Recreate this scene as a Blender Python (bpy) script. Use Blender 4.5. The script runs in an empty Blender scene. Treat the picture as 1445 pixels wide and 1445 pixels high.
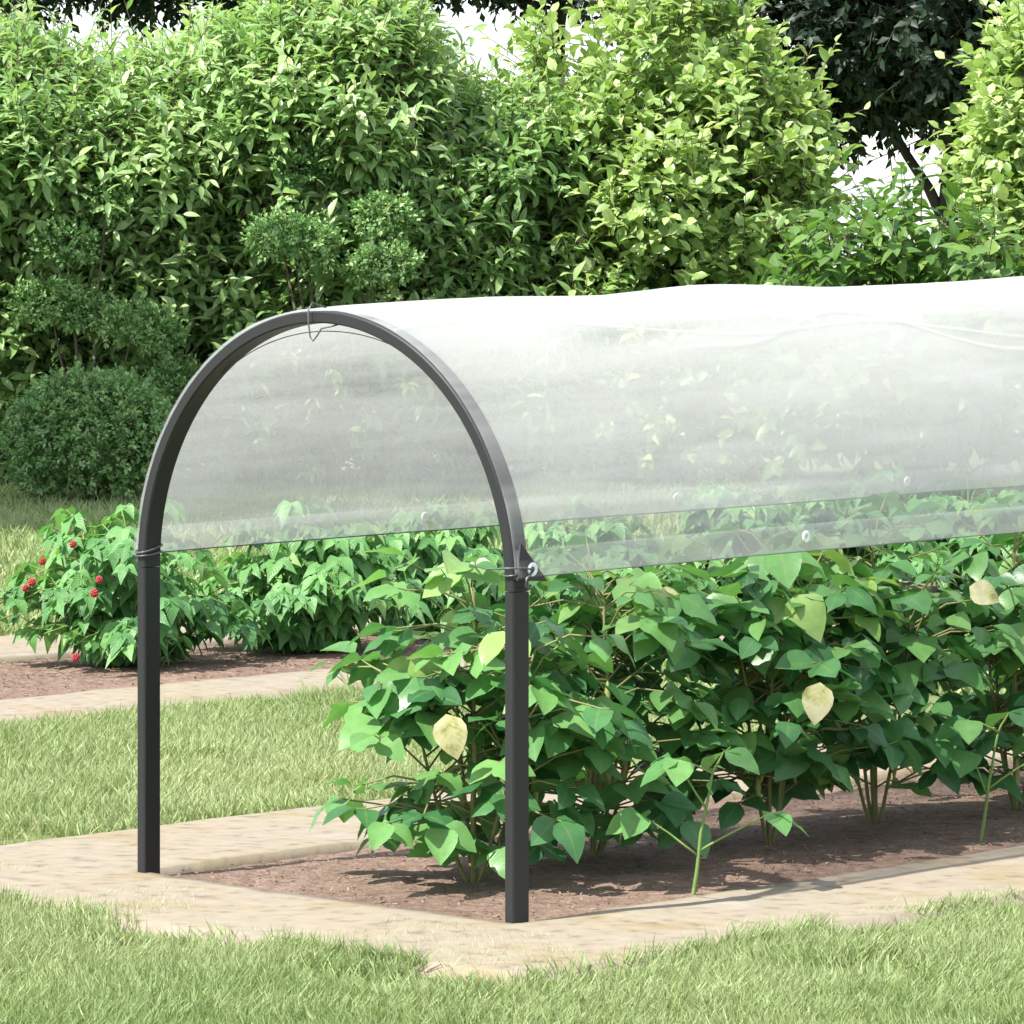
import bpy, math, random
import numpy as np
from mathutils import Vector

S = bpy.context.scene
C = S.collection
rng = np.random.default_rng(7)
random.seed(7)

# ------------------------------------------------------------------ camera, sky, sun, exposure
F_PX, HOR, CAM_H = 6370.0, 380.0, 0.92          # focal length in pixels of a 1445 px frame, horizon row, eye height
cam = bpy.data.cameras.new('camera')
cam.sensor_width = 36.0
cam.lens = 36.0 * F_PX / 1445.0
cam.shift_y = -(722.5 - HOR) / 1445.0
cam.clip_start, cam.clip_end = 0.1, 2000.0
co = bpy.data.objects.new('camera', cam); C.objects.link(co)
co.location = (0, 0, CAM_H); co.rotation_euler = (math.radians(90), 0, 0)
S.camera = co

SUN_EL = math.radians(51)
sx, sy = 0.812, 0.583                              # light travels to the right and away
sun_dir = Vector((sx * math.cos(SUN_EL), sy * math.cos(SUN_EL), -math.sin(SUN_EL)))
W = bpy.data.worlds.new('World'); S.world = W; W.use_nodes = True
nt = W.node_tree
sky = nt.nodes.new('ShaderNodeTexSky'); sky.sky_type = 'NISHITA'; sky.sun_disc = False
sky.sun_elevation = SUN_EL; sky.sun_rotation = math.atan2(-sx, -sy)
sky.air_density = 1.0; sky.dust_density = 1.0; sky.ozone_density = 1.0
bg = nt.nodes['Background']; bg.inputs['Strength'].default_value = 0.15
wtc = nt.nodes.new('ShaderNodeTexCoord'); wnz = nt.nodes.new('ShaderNodeTexNoise')      # bright broken cloud
wmp = nt.nodes.new('ShaderNodeMapping'); wmp.inputs['Scale'].default_value = (1, 1, 2.2); nt.links.new(wtc.outputs['Generated'], wmp.inputs[0])
wnz.inputs['Scale'].default_value = 3.2; wnz.inputs['Detail'].default_value = 7; nt.links.new(wmp.outputs[0], wnz.inputs['Vector'])
wrp = nt.nodes.new('ShaderNodeValToRGB'); wrp.color_ramp.elements[0].position = .38; wrp.color_ramp.elements[1].position = .58
nt.links.new(wnz.outputs['Fac'], wrp.inputs[0])
wmx = nt.nodes.new('ShaderNodeMix'); wmx.data_type = 'RGBA'; wmx.inputs[7].default_value = (4.5, 4.6, 4.8, 1)
nt.links.new(wrp.outputs[0], wmx.inputs[0]); nt.links.new(sky.outputs[0], wmx.inputs[6]); nt.links.new(wmx.outputs[2], bg.inputs[0])
sl = bpy.data.lights.new('sun', 'SUN'); sl.energy = 4.8; sl.angle = math.radians(0.5); sl.color = (1.0, 0.955, 0.88)
so = bpy.data.objects.new('sun', sl); C.objects.link(so)
so.location = (-6, -2, 9); so.rotation_euler = sun_dir.to_track_quat('-Z', 'Y').to_euler()
S.view_settings.view_transform = 'Standard'; S.view_settings.look = 'None'
S.view_settings.exposure = 1.1; S.view_settings.gamma = 1.0
S.render.engine = 'CYCLES'
S.cycles.use_denoising = True
S.cycles.max_bounces = 10; S.cycles.volume_bounces = 2; S.cycles.transparent_max_bounces = 24
S.cycles.diffuse_bounces = 4; S.cycles.glossy_bounces = 3; S.cycles.transmission_bounces = 8
S.render.filter_size = 1.7

# ------------------------------------------------------------------ placing helpers
def at(px, py, d):                                # point seen at photo pixel at distance d
    return np.array([(px - 722.5) * d / F_PX, d, CAM_H - (py - HOR) * d / F_PX])
def G(px, py):                                    # ground point under a photo pixel
    return at(px, py, F_PX * CAM_H / (py - HOR))
O = G(210, 1230)                                  # the far left post of the tunnel
ANG = math.radians(43.0)
U = np.array([math.cos(ANG), -math.sin(ANG), 0]); Vv = np.array([math.sin(ANG), math.cos(ANG), 0])
Zu = np.array([0, 0, 1.0])
WID = 0.768
def L(u, v, z=0.0): return O + U * u + Vv * v + Zu * z
def uv_of(P):
    d = P - O
    return d @ U, d @ Vv
def nrm(a): return a / np.maximum(np.linalg.norm(a, axis=-1, keepdims=True), 1e-9)

# smooth value noise, vectorised
def vnoise(x, y, seed=0):
    xi = np.floor(x).astype(np.int64); yi = np.floor(y).astype(np.int64)
    fx = x - xi; fy = y - yi
    fx = fx * fx * (3 - 2 * fx); fy = fy * fy * (3 - 2 * fy)
    def h(a, b):
        n = (a * 374761393 + b * 668265263 + seed * 974634777) & 0xffffffff
        n = ((n ^ (n >> 13)) * 1274126177) & 0xffffffff
        return ((n ^ (n >> 16)) & 0xffff) / 65535.0
    return (h(xi, yi) * (1 - fx) + h(xi + 1, yi) * fx) * (1 - fy) + (h(xi, yi + 1) * (1 - fx) + h(xi + 1, yi + 1) * fx) * fy
def fbm(x, y, seed=0, o=4):
    s = 0; a = 0.5
    for k in range(o):
        s = s + a * vnoise(x * 2 ** k, y * 2 ** k, seed + k); a *= 0.5
    return s / (1 - 0.5 ** o)

# ------------------------------------------------------------------ mesh helpers
class MB:
    def __init__(s): s.v = []; s.f = []; s.a = []; s.b = []; s.c = []; s.n = 0
    def add(s, V, Fs, rnd=0.5, mid=1.0, along=0.0):
        V = np.asarray(V, float).reshape(-1, 3)
        s.v.append(V)
        for f in (Fs if isinstance(Fs, list) else [Fs]):
            s.f.append(np.asarray(f, np.int64) + s.n)
        s.a.append(np.broadcast_to(np.asarray(rnd, float), (len(V),)))
        s.b.append(np.broadcast_to(np.asarray(mid, float), (len(V),)))
        s.c.append(np.broadcast_to(np.asarray(along, float), (len(V),)))
        s.n += len(V)
        return s
    def build(s, name, mat, parent=None, smooth=True):
        me = bpy.data.meshes.new(name)
        V = np.concatenate(s.v)
        me.vertices.add(len(V)); me.vertices.foreach_set('co', V.astype(np.float32).ravel())
        tot = sum(f.size for f in s.f)
        li = np.concatenate([f.ravel() for f in s.f]).astype(np.int32)
        ln = np.concatenate([np.full(len(f), f.shape[1]) for f in s.f]).astype(np.int32)
        ls = np.concatenate([[0], np.cumsum(ln)[:-1]]).astype(np.int32)
        me.loops.add(tot); me.loops.foreach_set('vertex_index', li)
        me.polygons.add(len(ln)); me.polygons.foreach_set('loop_start', ls); me.polygons.foreach_set('loop_total', ln)
        me.polygons.foreach_set('use_smooth', np.full(len(ln), bool(smooth)))
        at1 = me.attributes.new('rnd', 'FLOAT', 'POINT'); at1.data.foreach_set('value', np.concatenate(s.a).astype(np.float32))
        at2 = me.attributes.new('mid', 'FLOAT', 'POINT'); at2.data.foreach_set('value', np.concatenate(s.b).astype(np.float32))
        at3 = me.attributes.new('along', 'FLOAT', 'POINT'); at3.data.foreach_set('value', np.concatenate(s.c).astype(np.float32))
        me.update(calc_edges=True); me.validate()
        me.materials.append(mat)
        o = bpy.data.objects.new(name, me); C.objects.link(o)
        if parent is not None:
            o.parent = parent
            pl = root_loc(parent)                 # vertices are given in world space
            me.transform(Mat_translate(-pl))
        return o
from mathutils import Matrix
def Mat_translate(p): return Matrix.Translation(Vector(p))
def root_loc(o):
    p = np.zeros(3)
    while o is not None:
        p = p + np.array(o.location); o = o.parent
    return p

def thing(name, label, cat, loc, group=None):
    o = bpy.data.objects.new(name, None); C.objects.link(o)
    o.location = tuple(float(c) for c in loc); o.empty_display_size = 0.1
    o['label'] = label; o['category'] = cat
    if group: o['group'] = group
    return o
def tag(o, label=None, cat=None, group=None, kind=None):
    for k, v in (('label', label), ('category', cat), ('group', group), ('kind', kind)):
        if v: o[k] = v
    return o

def tube(mb, pts, r, n=8, rnd=0.5, cap=True):
    P = np.asarray(pts, float); m = len(P)
    r = np.broadcast_to(np.asarray(r, float), (m,))
    T = np.zeros_like(P); T[1:-1] = P[2:] - P[:-2]; T[0] = P[1] - P[0]; T[-1] = P[-1] - P[-2]; T = nrm(T)
    ref = np.array([0.13, 0.97, 0.2]) if abs(T[0] @ np.array([0.13, 0.97, 0.2])) < .9 else np.array([1.0, 0, 0])
    a = nrm(np.cross(T[0], ref)); fr = []
    for i in range(m):
        a = nrm(a - T[i] * (a @ T[i])); fr.append((a, np.cross(T[i], a)))
    th = np.arange(n) * 2 * math.pi / n
    V = np.concatenate([P[i] + r[i] * (np.cos(th)[:, None] * fr[i][0] + np.sin(th)[:, None] * fr[i][1]) for i in range(m)])
    k = np.arange(n); Fq = []
    for i in range(m - 1):
        Fq.append(np.stack([i * n + k, i * n + (k + 1) % n, (i + 1) * n + (k + 1) % n, (i + 1) * n + k], 1))
    Fs = [np.concatenate(Fq)]
    if cap: Fs += [np.arange(n)[None, ::-1], (np.arange(n) + (m - 1) * n)[None]]
    mb.add(V, Fs, rnd)

def sticks(mb, P0, P1, r0, r1, rnd=0.5):         # many straight 4-sided twigs at once
    P0 = np.asarray(P0, float); P1 = np.asarray(P1, float); n = len(P0)
    if n == 0: return
    T = nrm(P1 - P0); ref = np.where(np.abs(T[:, 2:3]) > .9, np.array([[1., 0, 0]]), np.array([[0, 0, 1.]]))
    A = nrm(np.cross(T, ref)); B = np.cross(T, A)
    r0 = np.broadcast_to(np.asarray(r0, float), (n,))[:, None]; r1 = np.broadcast_to(np.asarray(r1, float), (n,))[:, None]
    V = np.stack([P0 + A * r0, P0 + B * r0, P0 - A * r0, P0 - B * r0, P1 + A * r1, P1 + B * r1, P1 - A * r1, P1 - B * r1], 1)
    base = np.array([[0, 1, 5, 4], [1, 2, 6, 5], [2, 3, 7, 6], [3, 0, 4, 7]])
    mb.add(V.reshape(-1, 3), (base[None] + (np.arange(n) * 8)[:, None, None]).reshape(-1, 4), rnd)

def leaf_tpl(prof, rows=4, width=0.5, fold=0.25, curl=0.25, wave=0.0):
    """unit leaf along +Y, face up +Z; prof(t) half width 0..1"""
    V = []; M = []
    for i in range(rows + 1):
        t = i / rows; w = width * .5 * max(prof(t), 0.015)
        zc = -curl * t * t
        for sgn in (-1, 0, 1):
            z = zc + fold * w * abs(sgn) + wave * math.sin(t * 9 + sgn * 1.3) * abs(sgn) * w
            V.append((sgn * w, t, z)); M.append(abs(sgn))
    Fq = []
    for i in range(rows):
        for k in (0, 1):
            a = i * 3 + k
            Fq.append((a, a + 1, a + 4, a + 3))
    return np.array(V), np.array(Fq), np.array(M, float)
ovate = lambda t: math.sin(math.pi * min(1, t) ** 0.72) ** 0.85
lance = lambda t: math.sin(math.pi * t ** 0.95) ** 0.9
roundl = lambda t: math.sin(math.pi * t ** 0.9) ** 0.6
pointy = lambda t: math.sin(math.pi * t ** 0.6) ** 1.1
BEAN = leaf_tpl(ovate, 6, 0.76, 0.18, 0.22, 0.10)
BEANS = [BEAN, leaf_tpl(ovate, 6, 0.70, 0.42, 0.10, 0.06), leaf_tpl(ovate, 6, 0.82, 0.10, 0.42, 0.16), leaf_tpl(ovate, 6, 0.66, -0.15, 0.30, 0.2)]
LAUREL = leaf_tpl(lance, 4, 0.36, 0.35, 0.28)
BROAD = leaf_tpl(roundl, 3, 0.62, 0.3, 0.22)
CHERRY = leaf_tpl(ovate, 4, 0.52, 0.3, 0.3)
BOX = leaf_tpl(roundl, 2, 0.6, 0.3, 0.1)
RASP = leaf_tpl(pointy, 5, 0.56, 0.3, 0.35, 0.12)
OAK = leaf_tpl(roundl, 2, 0.55, 0.3, 0.2)

def scatter(mb, tpl, P, D, N, s, rnd):
    V, Fq, M = tpl; n = len(P)
    if n == 0: return
    ey = nrm(D); ez = nrm(N - ey * np.sum(N * ey, 1, keepdims=True)); ex = np.cross(ey, ez)
    s = np.broadcast_to(np.asarray(s, float), (n,))
    W_ = P[:, None] + s[:, None, None] * (V[None, :, 0:1] * ex[:, None] + V[None, :, 1:2] * ey[:, None] + V[None, :, 2:3] * ez[:, None])
    k = len(V)
    mb.add(W_.reshape(-1, 3), (Fq[None] + (np.arange(n) * k)[:, None, None]).reshape(-1, 4),
           np.repeat(np.broadcast_to(rnd, (n,)), k), np.tile(M, n), np.tile(V[:, 1], n))

def rdir(n, r):
    v = r.normal(size=(n, 3)); return nrm(v)

def shoots(fol, tw, tpl, P, A, slen, nl, ls, r, droop=0.3, a0=80, a1=30, rndbase=None, upn=0.5, twr=0.0025):
    """leafy shoots: P start, A axis"""
    n = len(P)
    slen = slen * r.uniform(.6, 1.25, n) * np.where(r.uniform(0, 1, n) < .07, 1.9, 1.0)
    if tw is not None: sticks(tw, P, P + A * slen[:, None], twr, twr * .5)
    ref = np.where(np.abs(A[:, 2:3]) > .9, np.array([[1., 0, 0]]), np.array([[0, 0, 1.]]))
    B1 = nrm(np.cross(A, ref)); B2 = np.cross(A, B1)
    ph = r.uniform(0, 6.28, n)
    if rndbase is None: rndbase = r.uniform(0, 1, n)
    for i in range(nl):
        t = (i + .6) / nl
        an = ph + i * 2.4 + r.normal(0, .25, n)
        rad = B1 * np.cos(an)[:, None] + B2 * np.sin(an)[:, None]
        al = np.radians(a0 + (a1 - a0) * t + r.normal(0, 10, n))
        D = A * np.cos(al)[:, None] + rad * np.sin(al)[:, None]
        D = nrm(D + np.array([0, 0, -1.]) * (droop * r.uniform(.3, 1.3, n))[:, None])
        N = nrm(A * .7 + np.array([0, 0, 1.]) * upn + rdir(n, r) * .35)
        pp = P + A * (slen * t)[:, None]
        sc = ls * r.uniform(.65, 1.2, n) * (1.0 - .25 * max(0, t - .7) / .3)
        scatter(fol, tpl, pp, D, N, sc, np.clip(rndbase * .5 + r.uniform(0, .5, n), 0, 1))

def sample_lobes(lobes, n, r, shell=(.55, 1.05), inner=.72, zmin=0.02):
    Ls = np.array(lobes, float)                   # cx cy cz rx ry rz
    w = (Ls[:, 3] * Ls[:, 4] + Ls[:, 4] * Ls[:, 5] + Ls[:, 3] * Ls[:, 5]); w /= w.sum()
    Ps = []; Ds = []; got = 0
    while got < n:
        m = int((n - got) * 1.6) + 50
        k = r.choice(len(Ls), m, p=w); d = rdir(m, r)
        rad = shell[0] + (shell[1] - shell[0]) * r.uniform(0, 1, m) ** .7
        P = Ls[k, :3] + d * Ls[k, 3:] * rad[:, None]
        out = nrm(d / Ls[k, 3:])
        ok = P[:, 2] > zmin
        q = np.full(m, 9.)
        for j in range(len(Ls)):
            e = np.linalg.norm((P - Ls[j, :3]) / Ls[j, 3:], axis=1)
            e[k == j] = 9; q = np.minimum(q, e)
        ok &= q > inner
        Ps.append(P[ok]); Ds.append(out[ok]); got += ok.sum()
    return np.concatenate(Ps)[:n], np.concatenate(Ds)[:n]

# ------------------------------------------------------------------ materials
def newmat(name):
    m = bpy.data.materials.new(name); m.use_nodes = True
    n = m.node_tree.nodes; l = m.node_tree.links
    n.clear(); out = n.new('ShaderNodeOutputMaterial')
    return m, n, l, out
def ramp(n, stops):
    r_ = n.new('ShaderNodeValToRGB'); e = r_.color_ramp.elements
    while len(e) < len(stops): e.new(.5)
    for k, (p, c) in enumerate(stops):
        e[k].position = p; e[k].color = (*c, 1)
    return r_
def leafmat(name, stops, rough=.45, spec=.5, trans=.3, tcol=(1.3, 1.4, .75), vein=.25, under=1.25, bump=0.0, ribs=0.0):
    m, n, l, out = newmat(name)
    a = n.new('ShaderNodeAttribute'); a.attribute_name = 'rnd'
    b = n.new('ShaderNodeAttribute'); b.attribute_name = 'mid'
    rp = ramp(n, stops); l.new(a.outputs['Fac'], rp.inputs[0])
    # blotchy variation over each leaf
    tc = n.new('ShaderNodeTexCoord'); nz = n.new('ShaderNodeTexNoise'); nz.inputs['Scale'].default_value = 60
    l.new(tc.outputs['Object'], nz.inputs['Vector'])
    mr = n.new('ShaderNodeMapRange'); mr.inputs[3].default_value = .78; mr.inputs[4].default_value = 1.22
    l.new(nz.outputs['Fac'], mr.inputs[0])
    mx = n.new('ShaderNodeMix'); mx.data_type = 'RGBA'; mx.blend_type = 'MULTIPLY'; mx.inputs[0].default_value = 1
    l.new(rp.outputs[0], mx.inputs[6]); l.new(mr.outputs[0], mx.inputs[7])
    # midrib
    mr2 = n.new('ShaderNodeMapRange'); mr2.inputs[1].default_value = 0.0; mr2.inputs[2].default_value = .14
    mr2.inputs[3].default_value = vein; mr2.inputs[4].default_value = 0
    l.new(b.outputs['Fac'], mr2.inputs[0])
    m2 = n.new('ShaderNodeMix'); m2.data_type = 'RGBA'; l.new(mr2.outputs[0], m2.inputs[0])
    l.new(mx.outputs[2], m2.inputs[6]); m2.inputs[7].default_value = (.22, .30, .10, 1)
    ribc = m2.outputs[2]; ribh = None
    if ribs:                                      # side veins run obliquely from the midrib to the edge
        al = n.new('ShaderNodeAttribute'); al.attribute_name = 'along'
        ma = n.new('ShaderNodeMath'); ma.operation = 'MULTIPLY_ADD'; ma.inputs[1].default_value = -.30; l.new(b.outputs['Fac'], ma.inputs[0]); l.new(al.outputs['Fac'], ma.inputs[2])
        mb_ = n.new('ShaderNodeMath'); mb_.operation = 'MULTIPLY'; mb_.inputs[1].default_value = 48; l.new(ma.outputs[0], mb_.inputs[0])
        mc = n.new('ShaderNodeMath'); mc.operation = 'SINE'; l.new(mb_.outputs[0], mc.inputs[0])
        md = n.new('ShaderNodeMapRange'); md.inputs[1].default_value = .8; md.inputs[2].default_value = 1; md.inputs[3].default_value = 0; md.inputs[4].default_value = ribs; l.new(mc.outputs[0], md.inputs[0])
        mx3 = n.new('ShaderNodeMix'); mx3.data_type = 'RGBA'; l.new(md.outputs[0], mx3.inputs[0]); l.new(m2.outputs[2], mx3.inputs[6]); mx3.inputs[7].default_value = (.20, .30, .11, 1)
        ribc = mx3.outputs[2]; ribh = mc.outputs[0]
    # paler underside
    g = n.new('ShaderNodeNewGeometry'); m3 = n.new('ShaderNodeMix'); m3.data_type = 'RGBA'; m3.blend_type = 'MULTIPLY'
    l.new(g.outputs['Backfacing'], m3.inputs[0]); l.new(ribc, m3.inputs[6]); m3.inputs[7].default_value = (under * 1.05, under, under * 1.1, 1)
    p = n.new('ShaderNodeBsdfPrincipled'); p.inputs['Roughness'].default_value = rough
    p.inputs['Specular IOR Level'].default_value = spec
    l.new(m3.outputs[2], p.inputs['Base Color'])
    t = n.new('ShaderNodeBsdfTranslucent'); m4 = n.new('ShaderNodeMix'); m4.data_type = 'RGBA'; m4.blend_type = 'MULTIPLY'; m4.inputs[0].default_value = 1
    l.new(m2.outputs[2], m4.inputs[6]); m4.inputs[7].default_value = (*tcol, 1); l.new(m4.outputs[2], t.inputs[0])
    if bump:
        bp = n.new('ShaderNodeBump'); bp.inputs['Strength'].default_value = bump; bp.inputs['Distance'].default_value = .002
        l.new(ribh if ribh is not None else nz.outputs['Fac'], bp.inputs['Height']); l.new(bp.outputs[0], p.inputs['Normal'])
    ms = n.new('ShaderNodeMixShader'); ms.inputs[0].default_value = trans
    l.new(p.outputs[0], ms.inputs[1]); l.new(t.outputs[0], ms.inputs[2]); l.new(ms.outputs[0], out.inputs[0])
    return m
def noisemat(name, stops, scale=8, stretch=(1, 1, 1), rough=.8, bump=.3, detail=8, dist=.01, spec=.3, scale2=None, stops2=None, rot=0):
    m, n, l, out = newmat(name)
    tc = n.new('ShaderNodeTexCoord'); mp = n.new('ShaderNodeMapping'); mp.inputs['Scale'].default_value = stretch
    mp.inputs['Rotation'].default_value = (0, 0, rot)
    l.new(tc.outputs['Object'], mp.inputs[0])
    nz = n.new('ShaderNodeTexNoise'); nz.inputs['Scale'].default_value = scale; nz.inputs['Detail'].default_value = detail; nz.inputs['Roughness'].default_value = .65
    l.new(mp.outputs[0], nz.inputs['Vector'])
    rp = ramp(n, stops); l.new(nz.outputs['Fac'], rp.inputs[0]); col = rp.outputs[0]
    if scale2:
        n2 = n.new('ShaderNodeTexNoise'); n2.inputs['Scale'].default_value = scale2; n2.inputs['Detail'].default_value = 6
        l.new(mp.outputs[0], n2.inputs['Vector']); r2 = ramp(n, stops2); l.new(n2.outputs['Fac'], r2.inputs[0])
        mx = n.new('ShaderNodeMix'); mx.data_type = 'RGBA'; mx.blend_type = 'MULTIPLY'; mx.inputs[0].default_value = 1
        l.new(col, mx.inputs[6]); l.new(r2.outputs[0], mx.inputs[7]); col = mx.outputs[2]
    p = n.new('ShaderNodeBsdfPrincipled'); p.inputs['Roughness'].default_value = rough; p.inputs['Specular IOR Level'].default_value = spec
    l.new(col, p.inputs['Base Color'])
    bp = n.new('ShaderNodeBump'); bp.inputs['Strength'].default_value = bump; bp.inputs['Distance'].default_value = dist
    l.new(nz.outputs['Fac'], bp.inputs['Height']); l.new(bp.outputs[0], p.inputs['Normal'])
    l.new(p.outputs[0], out.inputs[0])
    return m

M_bean = leafmat('bean_leaf', [(0, (.03, .115, .042)), (.35, (.07, .205, .07)), (.75, (.15, .325, .095)), (.93, (.26, .40, .12)), (1, (.42, .40, .12))], rough=.36, spec=.5, trans=.33, vein=.35, under=1.4, bump=.03, ribs=.10)
M_berryleaf = leafmat('berry_leaf', [(0, (.05, .16, .045)), (.5, (.105, .27, .08)), (.9, (.19, .38, .12)), (1, (.32, .46, .15))], rough=.42, spec=.45, trans=.3, vein=.4, under=1.5, bump=.3, ribs=.25)
M_laurel = leafmat('laurel_leaf', [(0, (.03, .085, .025)), (.3, (.10, .20, .055)), (.6, (.235, .385, .14)), (1, (.43, .53, .25))], rough=.33, spec=.55, trans=.34, vein=.5, under=1.4)
M_broad = leafmat('broad_leaf', [(0, (.05, .13, .035)), (.35, (.17, .28, .075)), (.75, (.34, .46, .165)), (1, (.49, .56, .27))], rough=.4, spec=.5, trans=.34, vein=.4, under=1.3)
M_cherry = leafmat('shrub_leaf', [(0, (.04, .11, .025)), (.6, (.12, .23, .05)), (1, (.26, .37, .09))], rough=.38, trans=.36, vein=.5, under=1.4)
M_box = leafmat('boxwood_leaf', [(0, (.05, .15, .05)), (.5, (.15, .31, .10)), (1, (.38, .52, .20))], rough=.5, trans=.2, vein=.1)
M_dark = leafmat('shaded_tree_leaf', [(0, (.006, .02, .008)), (.7, (.013, .036, .014)), (.97, (.03, .07, .022)), (1, (.09, .17, .04))], rough=.5, spec=.35, trans=.12, vein=.1)  # shade of the backlit crowns is put into this leaf colour
M_grass = leafmat('grass_blade', [(0, (.15, .24, .075)), (.45, (.29, .365, .16)), (.8, (.41, .45, .25)), (1, (.50, .45, .30))], rough=.5, spec=.35, trans=.3, tcol=(1.2, 1.15, .7), vein=0, under=1.0)
def yellowmat():
    m, n, l, out = newmat('yellowed_leaf')
    tc = n.new('ShaderNodeTexCoord'); nz = n.new('ShaderNodeTexNoise'); nz.inputs['Scale'].default_value = 34; nz.inputs['Detail'].default_value = 5
    l.new(tc.outputs['Object'], nz.inputs['Vector'])
    b = n.new('ShaderNodeAttribute'); b.attribute_name = 'mid'; al = n.new('ShaderNodeAttribute'); al.attribute_name = 'along'
    ma = n.new('ShaderNodeMath'); ma.operation = 'MULTIPLY_ADD'; ma.inputs[1].default_value = -.30; l.new(b.outputs['Fac'], ma.inputs[0]); l.new(al.outputs['Fac'], ma.inputs[2])
    mb_ = n.new('ShaderNodeMath'); mb_.operation = 'MULTIPLY'; mb_.inputs[1].default_value = 48; l.new(ma.outputs[0], mb_.inputs[0])
    mc = n.new('ShaderNodeMath'); mc.operation = 'SINE'; l.new(mb_.outputs[0], mc.inputs[0])
    md = n.new('ShaderNodeMath'); md.operation = 'MULTIPLY_ADD'; md.inputs[1].default_value = .02; l.new(mc.outputs[0], md.inputs[0]); l.new(nz.outputs['Fac'], md.inputs[2])
    rp = ramp(n, [(.27, (.26, .29, .09)), (.38, (.54, .52, .24)), (.58, (.70, .67, .44)), (.74, (.56, .44, .20))]); l.new(md.outputs[0], rp.inputs[0])
    p = n.new('ShaderNodeBsdfPrincipled'); p.inputs['Roughness'].default_value = .55; l.new(rp.outputs[0], p.inputs['Base Color'])
    t = n.new('ShaderNodeBsdfTranslucent'); l.new(rp.outputs[0], t.inputs[0])
    ms = n.new('ShaderNodeMixShader'); ms.inputs[0].default_value = .3; l.new(p.outputs[0], ms.inputs[1]); l.new(t.outputs[0], ms.inputs[2]); l.new(ms.outputs[0], out.inputs[0])
    return m
M_yellow = yellowmat()
M_stem = noisemat('green_stem', [(.3, (.09, .17, .035)), (.7, (.19, .27, .08))], 30, rough=.5, bump=.1)
M_stalk = noisemat('plant_stalk', [(.3, (.13, .15, .05)), (.7, (.24, .24, .10))], 30, rough=.6, bump=.1)
M_bark = noisemat('bark', [(.3, (.05, .036, .026)), (.7, (.17, .13, .10))], 14, (1, 1, .25), rough=.9, bump=.8, dist=.02)
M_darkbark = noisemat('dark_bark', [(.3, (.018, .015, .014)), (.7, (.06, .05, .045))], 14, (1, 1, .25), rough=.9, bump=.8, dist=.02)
M_pod = noisemat('bean_pod', [(.3, (.22, .27, .07)), (.7, (.38, .38, .14))], 40, rough=.6, bump=.2)
M_berry = noisemat('red_berry', [(.3, (.24, .012, .018)), (.7, (.42, .03, .035))], 60, rough=.35, bump=.1, spec=.5)
M_metal = noisemat('dark_grey_painted_steel', [(.3, (.014, .015, .016)), (.7, (.018, .019, .020))], 300, rough=.5, bump=.05, dist=.0005, spec=.35)
M_wire = noisemat('grey_wire', [(.3, (.05, .055, .058)), (.7, (.09, .095, .1))], 90, rough=.35, bump=.02, spec=.7)
M_steel = noisemat('bright_eyelet', [(.3, (.75, .75, .75)), (.7, (.85, .85, .85))], 90, rough=.28, bump=.02, spec=.8)
M_patch = noisemat('black_corner_fabric', [(.3, (.035, .034, .038)), (.7, (.05, .048, .053))], 500, rough=.7, bump=.2, dist=.0005)
M_soil = noisemat('garden_soil', [(.25, (.115, .074, .054)), (.5, (.215, .147, .110)), (.75, (.29, .215, .168))], 38, rough=.95, bump=.9, dist=.02, scale2=3.0, stops2=[(.3, (.85, .83, .82)), (.7, (1.1, 1.1, 1.1))])
M_chip = leafmat('bark_chip', [(0, (.115, .07, .052)), (.5, (.20, .135, .10)), (1, (.27, .205, .16))], rough=.9, trans=0, vein=0, under=1)
M_stone = noisemat('cream_sandstone', [(.28, (.21, .15, .08)), (.36, (.24, .195, .125)), (.48, (.265, .232, .178)), (.58, (.255, .222, .175)), (.74, (.295, .268, .225))], 3.6, (1, 1.25, 1), rough=.9, bump=.6, dist=.012, spec=.15, detail=12,
                   scale2=26, stops2=[(.30, (.62, .58, .52)), (.43, (.94, .93, .91)), (.7, (1.08, 1.07, 1.06))], rot=-(math.pi / 2 - ANG) + math.pi / 2)
M_lawn = noisemat('lawn_ground', [(.25, (.10, .13, .045)), (.5, (.15, .18, .07)), (.75, (.22, .22, .11))], 45, rough=.95, bump=.5, dist=.02, scale2=1.5, stops2=[(.3, (.8, .9, .8)), (.7, (1.1, 1.05, 1.0))])

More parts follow.
